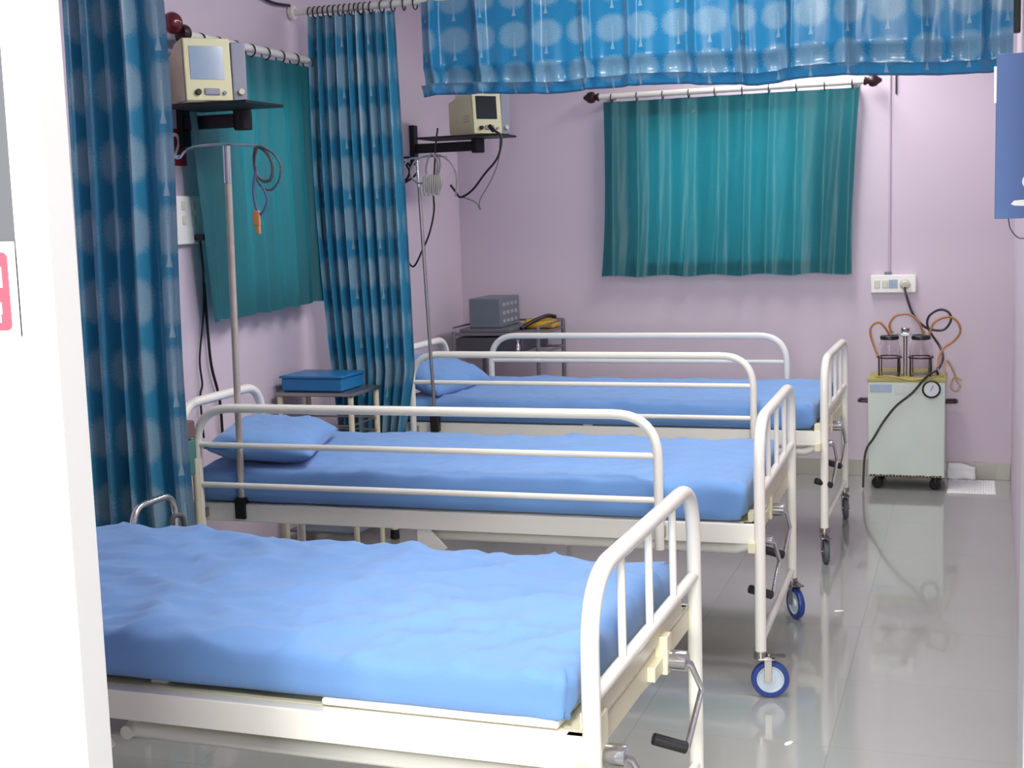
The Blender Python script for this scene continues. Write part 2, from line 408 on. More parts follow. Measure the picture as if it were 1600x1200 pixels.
def make_bed(label, x, y, yaw, zf, rails, cranks, head_y, wheel, wr, swings, length=2.13):
    t = thing('hospital_bed', label, 'bed', (x, y, 0), yaw, 'cream metal hospital beds')
    w = BWD; zt = .92; xh = -length
    bow = fillet([(0, 0, .145), (0, 0, zt), (0, w, zt), (0, w, .145)], .15, 10)
    MB().tube(bow, .0185, 16).build('foot_bow', 'cream', t)
    hb = fillet([(xh, 0, .03), (xh, 0, zt+.02), (xh, head_y, zt+.02), (xh, head_y, .5)], .13, 10)
    h = MB(); h.tube(hb, .0185, 14); h.tube([(xh, w, .03), (xh, w, zf)], .0185, 14); h.build('head_bow', 'cream', t)
    for k in (1, 2, 3):
        MB().tube([(0, w*k*.25, .69), (0, w*k*.25, zt)], .009, 10).build('bow_bar', 'cream', t)
    MB().tube([(0, .01, .684), (0, w-.01, .684)], .0145, 12).build('foot_rail', 'cream', t)
    MB().tube([(0, .01, .186), (0, w-.01, .186)], .013, 10).build('cross_tube', 'cream', t)
    e = MB(); e.bx(-.012, -.003, .0, w-.13, zf+.015, .682, .001); e.bx(-.055, -.012, .01, w-.01, zf-.005, zf-.0, .0005); e.bx(-.03, -.012, .01, w-.01, zf-.06, zf, .002)
    e.build('end_plate', 'creamold', t)
    for yy in (-.005, w-.03):
        MB().bx(xh+.01, -.016, yy, yy+.035, zf-.066, zf, .003).build('side_bar', 'cream', t)
    MB().bx(xh+.012, -.03, .035, w-.035, zf-.012, zf-.001, .001).build('platform', 'creamold', t)
    hd = MB(); hd.bx(xh+.012, xh+.04, .03, w-.03, zf-.06, zf-.012, .002); hd.build('head_bar', 'cream', t)
    # crank gear
    for (cy, cz, x0, x1, tl, side, arm) in cranks:
        zt_ = zf-(.116 if zf > .602 else .098)
        c = MB(); c.cyl((x0, cy, cz), (x1, cy, cz), .0235 if side else .015, 20, .002)
        c.tube([(x1-.006, cy, cz), (x1+.004, cy+.012, cz-.01), (x1+.008, cy+.11*arm/.2, cz-arm*.52), (x1+.0, cy-.02, cz-arm)], .0075, 10)
        c = c.build('crank', 'chrome', t)
        MB().cyl((x1+.0, cy-.02, cz-arm), (x1-.075, cy-.045, cz-arm+.025), .0145, 14, .003).build('crank_grip', 'black', c)
        b = MB(); b.bx(x0-.045, x0, cy-.022, cy+.022, cz-.03, zf+.03, .002); b.bx(x0-.035, x0-.01, cy-.1, cy-.02, cz-.022, cz+.012, .002)
        b.build('crank_bracket', 'creamold', t)
        MB().tube([(x0-.03, cy, cz-.012), (x0-.09, cy, zt_), (tl, cy, zt_)], .019, 12).build('crank_tube', 'cream', t)
        a = MB(); a.box((tl+.055, cy, zf-.04), (.035, .012, .16), .002, Matrix.Rotation(.7, 4, 'Y')); a.cyl((tl+.01, cy-.03, zt_), (tl+.01, cy+.03, zt_), .016, 12)
        a.build('lever_arm', 'cream', t)
    # corner gusset under the side bar
    g = MB(); g.prism([(-1.20+.05, zf-.066), (-1.20+.11, zf-.15+.02), (-1.20+.05+.005, zf-.165), (-1.20-.0, zf-.15+.02), (-1.20, zf-.066)], 'y', .0, .006)
    g.build('gusset', 'cream', t)
    for (ys, x0, x1) in rails:
        r = MB(); zz = .94
        r.tube(fillet([(x0, ys, zf-.09), (x0, ys, zz), (x1, ys, zz), (x1, ys, zf-.09)], .15, 10), .0165, 14)
        r = r.build('side_rail', 'cream', t)
        for rz in (.803, .655): MB().tube([(x0, ys, rz), (x1, ys, rz)], .011, 10).build('rung', 'cream', r)
        for xx in (x0, x1):
            b = MB(); b.bx(xx-.018, xx+.018, min(ys, .0 if ys < .4 else w), max(ys, .0 if ys < .4 else w), zf-.05, zf-.015, .002); b.build('rail_bracket', 'steel', r)
    for (yy, sw) in zip((0, w), swings): make_caster(t, 0, yy, sw, wheel[0], wheel[1], wr)
    for yy in (0, w): MB().cyl((xh, yy, 0), (xh, yy, .05), .024, 16, .004, .021).build('rubber_foot', 'black', t)
    return t
def make_mattress(label, x, y, yaw, z0, h, length, seed, x_foot=-.05, tuck=True):
    Wd = BWD-.035 if seed == 1 else BWD-.004
    b = soft_box(length, Wd, h, .032, .018)
    for v in b.verts:
        p = v.co; q = Vector((p.x*1.3+seed*7, p.y*1.6, p.z*2))
        top = max(0, min(1, p.z/h))
        wr_ = ridge(Vector((p.x*2.6+seed*3.1, p.y*4.4+p.x*1.7, seed)))
        wr2 = ridge(Vector((p.x*5.5+p.y*3.0+seed, p.y*7.5-p.x*2.5, seed*2)))
        wr3 = ridge(Vector((p.x*3.5-p.y*5+seed*2, p.y*3+p.x*2.2, seed+5)))
        dz = (noise.noise(q)*.016 + max(0, wr_-.5)*.030 + max(0, wr2-.62)*.026 + max(0, wr3-.72)*.034 + noise.noise(Vector((p.x*14, p.y*14, seed)))*.0025) * top * (1 if seed == 1 else .5)
        # edges sag a little between the tucks
        ed = max(0, abs(p.y)/(Wd/2)-.8)/.2
        dz -= .010*ed*top*(.5+.5*math.sin(p.x*9+seed))
        nrm = Vector((p.x/(length/2), p.y/(Wd/2), 0))
        side = (1-top)*.0
        out = noise.noise(Vector((p.x*6+seed, p.y*6, p.z*9)))*.006
        # bunched corners at the foot end
        cx, cy = p.x-length/2, abs(p.y)-Wd/2
        dd = math.hypot(cx, cy)
        if tuck and dd < .14:
            ang = math.atan2(cy, cx)
            out += math.sin(ang*9+p.z*25+seed)*.009*(1-dd/.14)
        v.co = Vector((p.x + (out if abs(p.x) > length/2-.05 else 0)*math.copysign(1, p.x), p.y + (out if abs(p.y) > Wd/2-.05 else 0)*math.copysign(1, p.y), p.z+dz))
    m = MB(); m.bm.free(); m.bm = b
    root = thing('mattress', label, 'mattress', (x, y, z0), yaw, 'blue sheeted mattresses')
    o = m.build('sheet', 'sheet', root, angle=180); o.location = (x_foot-length/2, BWD/2, .012 if seed == 1 else .001)
    # white pad peeping out under the sheet
    s = MB(); s.bx(x_foot-.54 if seed == 1 else x_foot-length+.05, x_foot-.025, .024 if seed == 1 else .05, BWD-.05, 0.0015, .017 if seed == 1 else .012, .005); s.build('white_pad', 'pad', root)
    return root
def make_pillow(label, loc, rz, tiltx, tilty, L=.62, Wd=.38, H=.13, seed=1):
    b = bmesh.new(); n = 26
    for sg in (1, -1):
        g = []
        for i in range(n+1):
            row = []
            for j in range(n+1):
                u, v = i/n*2-1, j/n*2-1
                k = max(0, (1-abs(u)**3.2))**.55 * max(0, (1-abs(v)**3.2))**.55
                pin = 1-.05*(1-abs(u)**2) - 0.0
                x = u*L/2*(1-.04*(1-v*v)*abs(u)); yv = v*Wd/2*(1-.05*(1-u*u)*abs(v))
                z = sg*H/2*k + noise.noise(Vector((u*2+seed, v*2, sg)))*.012*k + max(0, ridge(Vector((u*3+seed, v*2.5, 4)))-.6)*.02*k*(1 if sg > 0 else 0)
                row.append(b.verts.new((x, yv, z)))
            g.append(row)
        for i in range(n):
            for j in range(n): b.faces.new((g[i][j], g[i+1][j], g[i+1][j+1], g[i][j+1]))
    bmesh.ops.remove_doubles(b, verts=b.verts[:], dist=2e-4)
    m = MB(); m.bm.free(); m.bm = b
    o = m.build('pillow', 'sheet', None, angle=180)
    o.location = loc; o.rotation_euler = (tiltx, tilty, rz)
    return tag(o, label, 'pillow', 'blue pillows')

B1, B2, B3 = (-.680, 2.371, -.017), (-.652, 4.309, .016), (-.630, 6.093, -.008)
make_bed('nearest cream metal hospital bed without side rails, by the white door frame', *B1, .606, [], [(.575, .576, .016, .058, -1.3, 1, .2), (.07, .55, .006, .05, -1.1, 1, .2)], BWD, ('bluerub', 'wheelhub'), .06, (-1.2, .3))
make_bed('middle cream hospital bed with one side rail and blue casters', *B2, .580, [(-.03, -2.045, -.325)], [(.31, .562, .004, .044, -1.5, 1, .155), (.07, .512, .0, .034, -1.165, 0, .18)], .62, ('bluerub', 'wheelhub'), .062, (0.2, -1.0))
make_bed('farthest cream hospital bed with two side rails and grey casters', *B3, .598, [(-.03, -1.99, -.31), (BWD+.03, -1.93, -.295)], [(.33, .572, .004, .044, -1.5, 1, .19), (.03, .54, .0, .034, -1.2, 0, .19)], .78, ('rubber', 'rubber'), .054, (-1.3, -1.35))
make_mattress('blue sheeted mattress on the nearest bed, lit by the doorway', *B1, .607, .105, 2.02, 1)
make_mattress('blue sheeted mattress on the middle bed under a pillow', *B2, .581, .125, 2.04, 2)
make_mattress('blue sheeted mattress on the farthest bed behind two side rails', *B3, .599, .115, 2.04, 3)
make_pillow('blue pillow at the head of the middle bed beside a drip pole', (-2.57, 4.60, .772), .3+PI/2, .10, -.0, .66, .40, .13, 1)
make_pillow('blue pillow at the head of the farthest bed against its white bow', (-2.63, 6.46, .80), PI/2-.12, .42, 0, .62, .36, .13, 5)

# ------------------------------------------------------------------ curtains
def n1(x, seed): return noise.noise(Vector((x, seed*3.7, seed)))
def make_cloth(axis, pos, left, right, z_top, z_bot, folds, amp_t, amp_b, cloth_len, seed, sign=1, nu=220, nv=60, flat=None, sag=0.0, puff=0.0, uoff=0.0, pleat=False):
    """left/right: functions of t (0 top, 1 bottom) giving the cloth's edges; folds along the width; sign = side the folds bulge to"""
    bm = bmesh.new(); uvl = bm.loops.layers.uv.new('UVMap'); g = []; uvs = {}
    tt = [j/nv for j in range(nv+1)]
    if puff: tt += [1+.04*k for k in range(1, 7)]
    for i in range(nu+1):
        s = i/nu; row = []
        for t in tt:
            tc = min(t, 1)
            a = amp_t + (amp_b-amp_t)*tc**.8
            ph = s*folds*2*PI + 2.2*n1(s*folds*.45, seed) + .9*n1(s*folds*.5+tc*.9, seed+1)*tc
            dep = math.sin(ph)*.62 + math.sin(2.13*ph+1.1+seed)*.2*(1-.5*tc) + .55*n1(s*folds*.8+9+tc*.5, seed+2)
            if pleat:
                hgt = .45+.9*abs(n1(math.floor(ph/(2*PI))*1.37+.3, seed+4))
                dep = 1.5*max(0, math.sin(ph))**3*hgt*(1-.35*tc) + .8*n1(s*folds*.7+3, seed+2)*(.3+tc) + .25*math.sin(3.1*ph+seed)*(.4+.3*n1(s*20, seed))*tc
            k = 1.0
            if flat: k = 1 - .85*max(0, min(1, (s-flat[0])/.05)) if flat[0] > .5 else 1 - .85*max(0, min(1, (flat[0]-s)/.05))
            e = min(1, s/.02, (1-s)/.02)*.5+.5
            depth = sign*a*dep*k*e
            depth += .004*n1(s*70+tc*3, seed+5)*tc
            x = left(tc) + (right(tc)-left(tc))*(s + .006*math.sin(ph+.8))
            zb = z_bot(s) if callable(z_bot) else z_bot
            z = z_top + (zb-z_top)*tc - sag*abs(math.sin(PI*s*folds))*(1-tc)**6
            if puff and t > .70:
                q = min(1, (t-.70)/.3)
                depth += sign*(-puff)*math.sin(q*PI)*.9*(.6+.6*abs(n1(s*folds*1.1, seed+7)))
            if puff and t > 1:
                q = (t-1)/.24
                depth += -sign*(-puff)*.9*q; z = zb + .05*math.sin(q*PI*.5)
            P = (x, pos+depth, z) if axis == 'y' else (pos+depth, x, z)
            v = bm.verts.new(P); row.append(v); uvs[v] = (x, z, depth)
        g.append(row)
    jm = nv//2; acc = uoff; prev = None
    for row in g:
        x, z, dp = uvs[row[jm]]
        if prev: acc += math.hypot(x-prev[0], dp-prev[1])
        prev = (x, dp)
        for v in row: uvs[v] = (acc, uvs[v][1])
    for i in range(nu):
        for j in range(len(tt)-1):
            f = bm.faces.new((g[i][j], g[i+1][j], g[i+1][j+1], g[i][j+1]))
            for lp in f.loops: lp[uvl].uv = uvs[lp.vert]
    m = MB(); m.bm.free(); m.bm = bm; return m
def ring_at(parent, p, axis, r=.027, tilt=0.0):
    pts = []
    for k in range(16):
        a = 2*PI*k/16; u, w = r*math.cos(a), r*math.sin(a)
        pts.append(Vector((p[0]+u*math.sin(tilt), p[1]+u*math.cos(tilt), p[2]+w)) if axis == 'x' else Vector((p[0]+u*math.cos(tilt), p[1]+u*math.sin(tilt), p[2]+w)))
    MB().tube(pts, .0035, 6, True).build('ring', 'ring', parent)
def finial(parent, p, dirv, r, m='darkmaroon'):
    q = MB(); q.lathe([(0, 0), (r*.62, 0), (r*.7, r*.25), (r*.5, r*.5), (r*.5, r*.7), (r*.86, r*.9), (r*1.0, r*1.4), (r*.86, r*1.95), (r*.5, r*2.3), (r*.42, r*2.5), (r*.2, r*2.75), (0, r*2.8)], p, dirv, 20)
    return q.build('finial', m, parent)

# back window
rd = thing('curtain_rod', 'white curtain rod with dark finials above the back window', 'curtain rod', (-1.38, 8.03, 2.295))
MB().tube([(-.80, 0, 0), (.80, 0, 0)], .0175, 14).build('rod', 'rod', rd)
finial(rd, (-.775, 0, .0), (-1, 0, 0), .036); finial(rd, (.775, 0, .0), (1, 0, 0), .036)
for xx in (-.70, .72):
    q = MB(); q.bx(xx-.012, xx+.012, .02, .107, -.012, .012, .002); q.cyl((xx, .095, 0), (xx, .1085, 0), .025, 14); q.build('bracket', 'rod', rd)
ct = thing('window_curtain', 'teal satin curtain hanging over the back wall window', 'curtain', (0, 0, 0), 0, 'teal window curtains')
make_cloth('y', 8.03, lambda t: -2.135-.035*t**3, lambda t: -.622-.045*math.sin(PI*t*.55), 2.262, lambda s: 1.213+.006*math.sin(s*31)-.004*s, 9.5, .012, .022, 2.3, 4, -1, 240, 60).build('cloth', 'teal', ct, angle=180)
hm = make_cloth('y', 8.036, lambda t: -2.13, lambda t: -.63, 2.262, 2.17, 9.5, .012, .013, 2.3, 4, -1, 160, 6); hm.build('top_hem', 'teal', ct, angle=180)
hm = make_cloth('y', 8.05, lambda t: -2.16, lambda t: -.67, 1.30, 1.216, 9.5, .02, .022, 2.3, 4, -1, 160, 6); hm.build('bottom_hem', 'teal', ct, angle=180)
for k in range(10): ring_at(ct, (-2.08+k*.157, 8.03, 2.283), 'x', .026, .25*n1(k*1.7, 3))

# left window
rd = thing('curtain_rod', 'white curtain rod with red ball finial on the left wall', 'curtain rod', (-3.04, 5.35, 2.372))
MB().tube([(0, -.50, 0), (0, .70, 0)], .0175, 14).build('rod', 'rod', rd)
q = MB(); q.sphere((0, -.555, .035), .042, 18, (1, 1, 1.05)); q.build('finial', 'maroon', rd)
q = MB(); q.lathe([(0, 0), (.026, 0), (.034, .015), (.034, .035), (.026, .05), (0, .05)], (0, -.505, .005), (0, 1, 0), 18); q.build('finial_collar', 'darkmaroon', rd)
finial(rd, (0, .68, 0), (0, 1, 0), .034)
for yy in (-.42, .64):
    q = MB(); q.bx(-.09, -.01, yy-.012, yy+.012, -.012, .012, .002); q.build('bracket', 'rod', rd)
ct = thing('window_curtain', 'teal satin curtain over the left wall window behind the drip pole', 'curtain', (0, 0, 0), 0, 'teal window curtains')
make_cloth('x', -3.035, lambda t: 4.83+.12*t, lambda t: 6.00+.0*t, 2.34, lambda s: 1.195+.02*s+.006*math.sin(s*23), 7.5, .016, .038, 1.9, 8, 1, 220, 60).build('cloth', 'teal', ct, angle=180)
for k in range(9): ring_at(ct, (-3.04, 4.86+k*.137, 2.362), 'y', .027, .3*n1(k*2.1, 5))

# partition curtain by the nearest bed
ct = thing('partition_curtain', 'long blue tree-patterned curtain hanging between nearest and middle beds', 'curtain', (0, 0, 0), 0, 'blue tree-patterned bay curtains')
make_cloth('y', 3.97, lambda t: -2.93-.02*t, lambda t: -2.555+.012*t+.012*math.sin(t*7), 2.60, .25, 5.0, .045, .060, .95, 12, -1, 260, 90, flat=(.78,)).build('cloth', 'tree2', ct, angle=180)
rd = thing('curtain_rod', 'white bay curtain rod above the nearest bed', 'curtain rod', (-1.47, 3.97, 2.63))
MB().tube([(-1.66, 0, 0), (1.61, 0, 0)], .016, 12).build('rod', 'rod', rd)
for k in range(7): ring_at(ct, (-2.90+k*.055, 3.97, 2.622), 'x', .026, .3*n1(k*1.7, 9))
# partition curtain between the middle and farthest beds
ct = thing('partition_curtain', 'long blue tree-patterned curtain gathered behind the bedside table', 'curtain', (0, 0, 0), 0, 'blue tree-patterned bay curtains')
make_cloth('y', 5.965, lambda t: -3.035+.10*t**1.5-.03*math.sin(PI*t), lambda t: -2.585+.03*math.sin(PI*t*.6)-.10*max(0, t-.72)/.28*1.3, 2.575, .22, 9.0, .038, .055, 1.15, 21, -1, 300, 90).build('cloth', 'tree2', ct, angle=180)
rd = thing('curtain_rod', 'long white bay curtain rod carrying the gathered curtain and raised curtain', 'curtain rod', (-1.48, 5.965, 2.602))
MB().tube([(-1.645, 0, 0), (1.645, 0, 0)], .0165, 12).build('rod', 'rod', rd)
q = MB(); q.cyl((-1.647, 0, 0), (-1.62, 0, 0), .034, 16, .004); q.build('flange', 'rod', rd)
q = MB(); q.bx(1.612, 1.646, -.03, .03, -.33, .05, .004); q.build('flange', 'blackmetal', rd)
for k in range(17): ring_at(ct, (-3.02+k*.0265+(.03 if k > 12 else 0)*(k-12), 5.965, 2.594), 'x', .026, .35*n1(k*1.3, 2))
# raised curtain folded up over the same rod
ct = thing('raised_curtain', 'blue tree-patterned satin curtain folded up over the rod near the ceiling', 'curtain', (0, 0, 0), 0, 'blue tree-patterned bay curtains')
make_cloth('y', 5.93, lambda t: -2.445, lambda t: .135, 2.592, lambda s: 2.160+.008*math.sin(s*19)-.040*s+.010*n1(s*14, 3), 11.0, .052, .050, 7.6, 31, -1, 480, 44, puff=.04, uoff=.06, pleat=True).build('cloth', 'tree', ct, angle=180)
mb = make_cloth('y', 6.0, lambda t: -2.44, lambda t: .13, 2.592, 2.2, 10.5, .018, .02, 7.6, 33, 1, 200, 16); mb.build('back_fold', 'tree', ct, angle=180)
cable('ceiling_cable', [(-3.115, 5.45, 2.70), (-3.112, 5.62, 2.645), (-3.11, 5.76, 2.622), (-3.11, 5.93, 2.63)], .007, 'black')
tag(bpy.data.objects['ceiling_cable'], 'dark cable sagging along the left wall above the curtain rod', 'cable')

# ------------------------------------------------------------------ monitors on wall brackets
def make_monitor(label, loc, rz, dark, depth):
    """front faces local +x, width along y, module on the far side"""
    t = thing('patient_monitor', label, 'monitor', loc, rz, 'patient monitors')
    w, h = .185, .245
    # body: front taller, tapered to the back
    b = bmesh.new()
    pr = [(-depth, .03), (-depth, h*.80), (-depth*.72, h*.83), (-depth*.55, h*.97), (-.02, h), (-.004, h-.006), (0.012, .004), (.010, 0), (-depth+.02, 0)]
    q = MB(); q.prism(pr, 'y', -w/2, w/2); bmesh.ops.bevel(q.bm, geom=q.bm.edges[:], offset=.006, segments=2, affect='EDGES')
    q.build('casing', 'monitor' if dark else 'monside', t)
    al = math.atan2(.016, h-.01); R = Matrix.Rotation(-al, 4, 'Y')
    def onf(zz, off): return (.012-.016*(zz/h)+off, 0, zz)
    f = MB(); p = onf(h/2, .004); f.box(p, (.010, w-.004, h-.006), .005, R); f.build('bezel', 'monitor', t)
    s = MB(); p = onf(.148, .0095); s.box((p[0], -.004, p[2]), (.003, .132, .128), .002, R); s.build('screen', 'darkscreen' if dark else 'screen', t)
    k = MB(); p = onf(.036, .012); k.cyl((p[0]-.004, -.045, .036), (p[0]+.012, -.045, .036), .012, 16, .003); k.build('knob', 'black', t)
    c = MB(); p = onf(.036, .011); c.box((p[0], .010, .038), (.010, .06, .026), .004, R); c.cyl((p[0], .058, .034), (p[0]+.008, .058, .034), .007, 12); c.build('connector_block', 'module', t)
    m = MB(); m.box((-.055, w/2+.033, h*.475), (.11, .058, h*.93), .006); m = m.build('side_module', 'module', t)
    q = MB(); q.cyl((0, w/2+.036, .04), (.012, w/2+.036, .04), .013, 16, .003); q.build('socket', 'paleplug', m)
    if dark:
        v = MB()
        for z in (.075, .09, .105): v.box((-.06, -w/2-.001, z), (.075, .003, .006), .001)
        v.build('vent', 'monside', t)
    return t
def wall_arm(label, y, z, reach, tray_w, tray_x0, tray_y, arm_drop=.055):
    t = thing('monitor_bracket', label, 'bracket', (XL, y, z), 0, 'black monitor wall brackets')
    MB().bx(.001, .03, -.03, .03, -.14, .09, .003).build('wall_plate', 'blackmetal', t)
    a = MB(); a.box((reach/2+.01, 0, -.045), (reach-.03, .035, .055), .004); a.build('arm', 'blackmetal', t)
    a = MB(); a.cyl((reach-.005, 0, -.085), (reach-.005, 0, -.004), .038, 18, .004); a.build('pivot', 'blackmetal', t)
    a = MB(); a.bx(tray_x0, tray_x0+tray_w, tray_y-.15, tray_y+.15, -.006, .006, .002); a.build('tray', 'blackmetal', t)
    return t
wall_arm('black bracket with tray on the left wall above the middle bed', 4.95, 2.068, .30, .375, .115, -.16)
make_monitor('beige patient monitor with pale grey screen by the red ball finial', (-2.815, 4.665, 2.075), -PI/4, False, .25)
wall_arm('black jointed bracket with tray in the far left corner', 7.40, 2.052, .42, .50, .13, -.09)
make_monitor('cream patient monitor with black screen under the raised curtain', (-2.605, 7.25, 2.059), -.72, True, .28)

# cables of the far monitor
t = thing('monitor_cable', 'black lead hanging in a curve from the black-screen monitor', 'cable')
cable('lead', [(-2.522, 7.12, 2.074), (-2.475, 7.12, 2.033), (-2.497, 7.12, 1.926), (-2.579, 7.12, 1.835), (-2.655, 7.12, 1.75), (-2.725, 7.12, 1.713), (-2.754, 7.12, 1.743), (-2.784, 7.12, 1.783)], .0065, 'black', t)
MB().cyl((-2.545, 7.125, 2.10), (-2.515, 7.12, 2.066), .012, 12, .002).build('plug', 'black', t)
t = thing('monitor_cable', 'thin grey lead hanging below the black-screen monitor', 'cable')
cable('lead', [(-2.486, 7.14, 2.04), (-2.501, 7.14, 1.91), (-2.546, 7.14, 1.806), (-2.61, 7.14, 1.71), (-2.623, 7.14, 1.674), (-2.617, 7.14, 1.639)], .0035, 'greycable', t)
cable('lead', [(-2.725, 7.14, 1.713), (-2.676, 7.14, 1.698), (-2.638, 7.14, 1.675), (-2.62, 7.14, 1.639)], .0035, 'greycable', t)
t = thing('cable_coil', 'grey sensor cables coiled over the hook of the far drip pole', 'cable')
cable('loop', [(-2.535, 6.03, 1.875), (-2.56, 6.03, 1.82), (-2.53, 6.02, 1.775), (-2.47, 6.02, 1.77), (-2.42, 6.02, 1.80), (-2.405, 6.03, 1.86), (-2.43, 6.04, 1.895), (-2.49, 6.04, 1.895)], .005, 'greycable', t, closed=True)
cable('loop', [(-2.44, 6.03, 1.90), (-2.40, 6.03, 1.895), (-2.345, 6.03, 1.85), (-2.325, 6.03, 1.78), (-2.335, 6.03, 1.70)], .0045, 'greycable', t)
cable('loop', [(-2.455, 6.02, 1.895), (-2.475, 6.02, 1.83), (-2.455, 6.02, 1.76), (-2.43, 6.02, 1.78), (-2.415, 6.02, 1.86), (-2.435, 6.02, 1.897)], .005, 'greycable', t, closed=True)
q = MB()
for k in range(9): q.tube(spline([(-2.475+.010*k+.006*n1(k, 1), 6.0, 1.80+.02*n1(k, 2)), (-2.48+.011*k, 5.995, 1.76), (-2.475+.009*k+.02*n1(k, 3), 6.0, 1.715+.04*n1(k, 4))], 4), .0065, 6)
q.build('lead_bundle', mat('pale_lead_bundle', '8C8A85', .5), t)
t = thing('power_cable', 'long black cable looping from the far monitor down to a plug', 'cable')
cable('cord', [(-2.84, 7.1, 2.099), (-2.855, 7.1, 2.012), (-2.869, 7.1, 1.871), (-2.881, 7.1, 1.747), (-2.882, 7.1, 1.64), (-2.915, 7.1, 1.516), (-2.966, 7.1, 1.416), (-3.013, 7.1, 1.337), (-3.044, 7.1, 1.349), (-3.06, 7.1, 1.422), (-3.069, 7.1, 1.494), (-3.073, 7.1, 1.545)], .0055, 'black', t)
q = MB(); q.cyl((-3.074, 7.1, 1.53), (-3.085, 7.1, 1.60), .017, 14, .006); q.build('plug', 'black', t)
t = thing('cable_coil', 'black cable coiled on the left wall below the far bracket', 'cable')
cable('loop', [(-3.118, 7.2, 1.95), (-3.04, 7.2, 1.945), (-3.006, 7.2, 1.904), (-3.024, 7.2, 1.854), (-3.073, 7.2, 1.82), (-3.118, 7.2, 1.80)], .0065, 'black', t)
cable('loop', [(-3.115, 7.21, 1.923), (-3.073, 7.21, 1.914), (-3.059, 7.21, 1.877), (-3.085, 7.21, 1.831), (-3.118, 7.21, 1.822)], .0065, 'black', t)
cable('loop', [(-3.118, 7.22, 1.94), (-3.085, 7.22, 1.90), (-3.075, 7.22, 1.86), (-3.118, 7.22, 1.79)], .0065, 'black', t)

# ------------------------------------------------------------------ drip poles clamped to the beds
def drip_pole(label, base, top, bar, r, m):
    t = thing('drip_pole', label, 'pole', base, 0, 'bed-mounted drip poles')
    o = Vector(base); tp = Vector(top)-o
    MB().tube([(0, 0, 0), tp*.9], r, 12).build('pole', m, t)
    MB().tube([tp*.90, tp*1.0], r*1.12, 12).build('sleeve', 'chrome', t)
    pts = [Vector(p)-o for p in bar]
    MB().tube(spline(pts, 6), .0045, 8).build('hook_bar', 'chrome', t)
    MB().bx(-.022, .022, -.018, .018, -.05, .03, .004).build('clamp', 'black', t)
    return t
drip_pole('rusty steel drip pole clamped to the side of the middle bed', (-2.545, 4.283, .575), (-2.515, 4.268, 1.878), [(-2.72, 4.25, 1.848), (-2.705, 4.26, 1.845), (-2.68, 4.265, 1.868), (-2.63, 4.268, 1.882), (-2.515, 4.268, 1.884), (-2.42, 4.268, 1.876), (-2.375, 4.268, 1.868)], .0125, 'rusty')
drip_pole('thin chrome drip pole clamped to the side of the farthest bed', (-2.498, 6.067, .61), (-2.532, 6.05, 1.88), [(-2.60, 6.05, 1.86), (-2.575, 6.05, 1.885), (-2.532, 6.05, 1.89), (-2.44, 6.05, 1.893), (-2.38, 6.05, 1.89)], .0085, 'steel')
t = thing('sensor_cable', 'dark sensor cable with orange connector coiled on the rusty drip pole', 'cable')
cable('loop', [(-2.385, 4.25, 1.868), (-2.397, 4.25, 1.83), (-2.391, 4.25, 1.776), (-2.366, 4.25, 1.75), (-2.336, 4.25, 1.755), (-2.326, 4.25, 1.80), (-2.346, 4.25, 1.845)], .006, 'rubber', t, closed=True)
cable('loop', [(-2.377, 4.245, 1.866), (-2.394, 4.245, 1.80), (-2.38, 4.245, 1.74), (-2.337, 4.245, 1.717), (-2.302, 4.245, 1.748), (-2.292, 4.245, 1.798), (-2.312, 4.245, 1.836), (-2.341, 4.245, 1.857)], .004, 'rubber', t, closed=True)
cable('lead', [(-2.385, 4.24, 1.80), (-2.402, 4.24, 1.72), (-2.393, 4.24, 1.655), (-2.374, 4.24, 1.636), (-2.349, 4.24, 1.68), (-2.359, 4.24, 1.717), (-2.373, 4.24, 1.74)], .0045, mat('violet_lead', '4A5A8C', .5), t)
q = MB(); q.box((-2.395, 4.24, 1.62), (.028, .014, .055), .005); q.box((-2.39, 4.24, 1.58), (.014, .012, .03), .003); q.build('connector', 'orange', t)

# ------------------------------------------------------------------ left wall fittings
t = thing('switchboard', 'white switchboard with sockets on the left wall beside the teal curtain', 'switchboard', (XL, 4.925, 1.625))
MB().bx(.001, .03, -.11, .11, -.10, .10, .006).build('plate', 'white', t)
for yy, zz in ((.04, .06), (.04, -.0), (-.04, .06), (-.04, 0)):
    q = MB(); q.box((.032, yy, zz), (.008, .022, .036), .003); q.build('switch', 'paleplug', t)
q = MB(); q.bx(.028, .075, .03, .085, -.085, -.06, .006); q.build('plug', 'black', t)
t = thing('bed_number_plate', 'red number plate on the left wall under the near bracket', 'sign', (XL, 4.90, 1.925))
MB().bx(.001, .006, -.075, .075, -.075, .075, .001).build('plate', 'darkred', t)
fc = bpy.data.curves.new('numeral', 'FONT'); fc.body = '2'; fc.size = .15; fc.align_x = 'CENTER'; fc.align_y = 'CENTER'; fc.extrude = .001
fo = bpy.data.objects.new('numeral_curve', fc); C.objects.link(fo)
dg = bpy.context.evaluated_depsgraph_get(); me = bpy.data.meshes.new_from_object(fo.evaluated_get(dg)); bpy.data.objects.remove(fo)
me.materials.append(K['white']); no = bpy.data.objects.new('numeral', me); C.objects.link(no); no.parent = t
no.rotation_euler = (PI/2, 0, PI/2); no.location = (.0075, -.0, .0)
t = thing('power_cable', 'thin black cable down the left wall, left of a pair', 'cable')
cable('cord', [(-3.09, 4.985, 1.545), (-3.11, 5.027, 1.391), (-3.11, 5.009, 1.228), (-3.11, 4.958, 1.042), (-3.11, 4.966, 0.931), (-3.11, 4.944, 0.873), (-3.11, 4.953, 0.70)], .0045, 'black', t)
t = thing('power_cable', 'thick black cable down the left wall, right of a pair', 'cable')
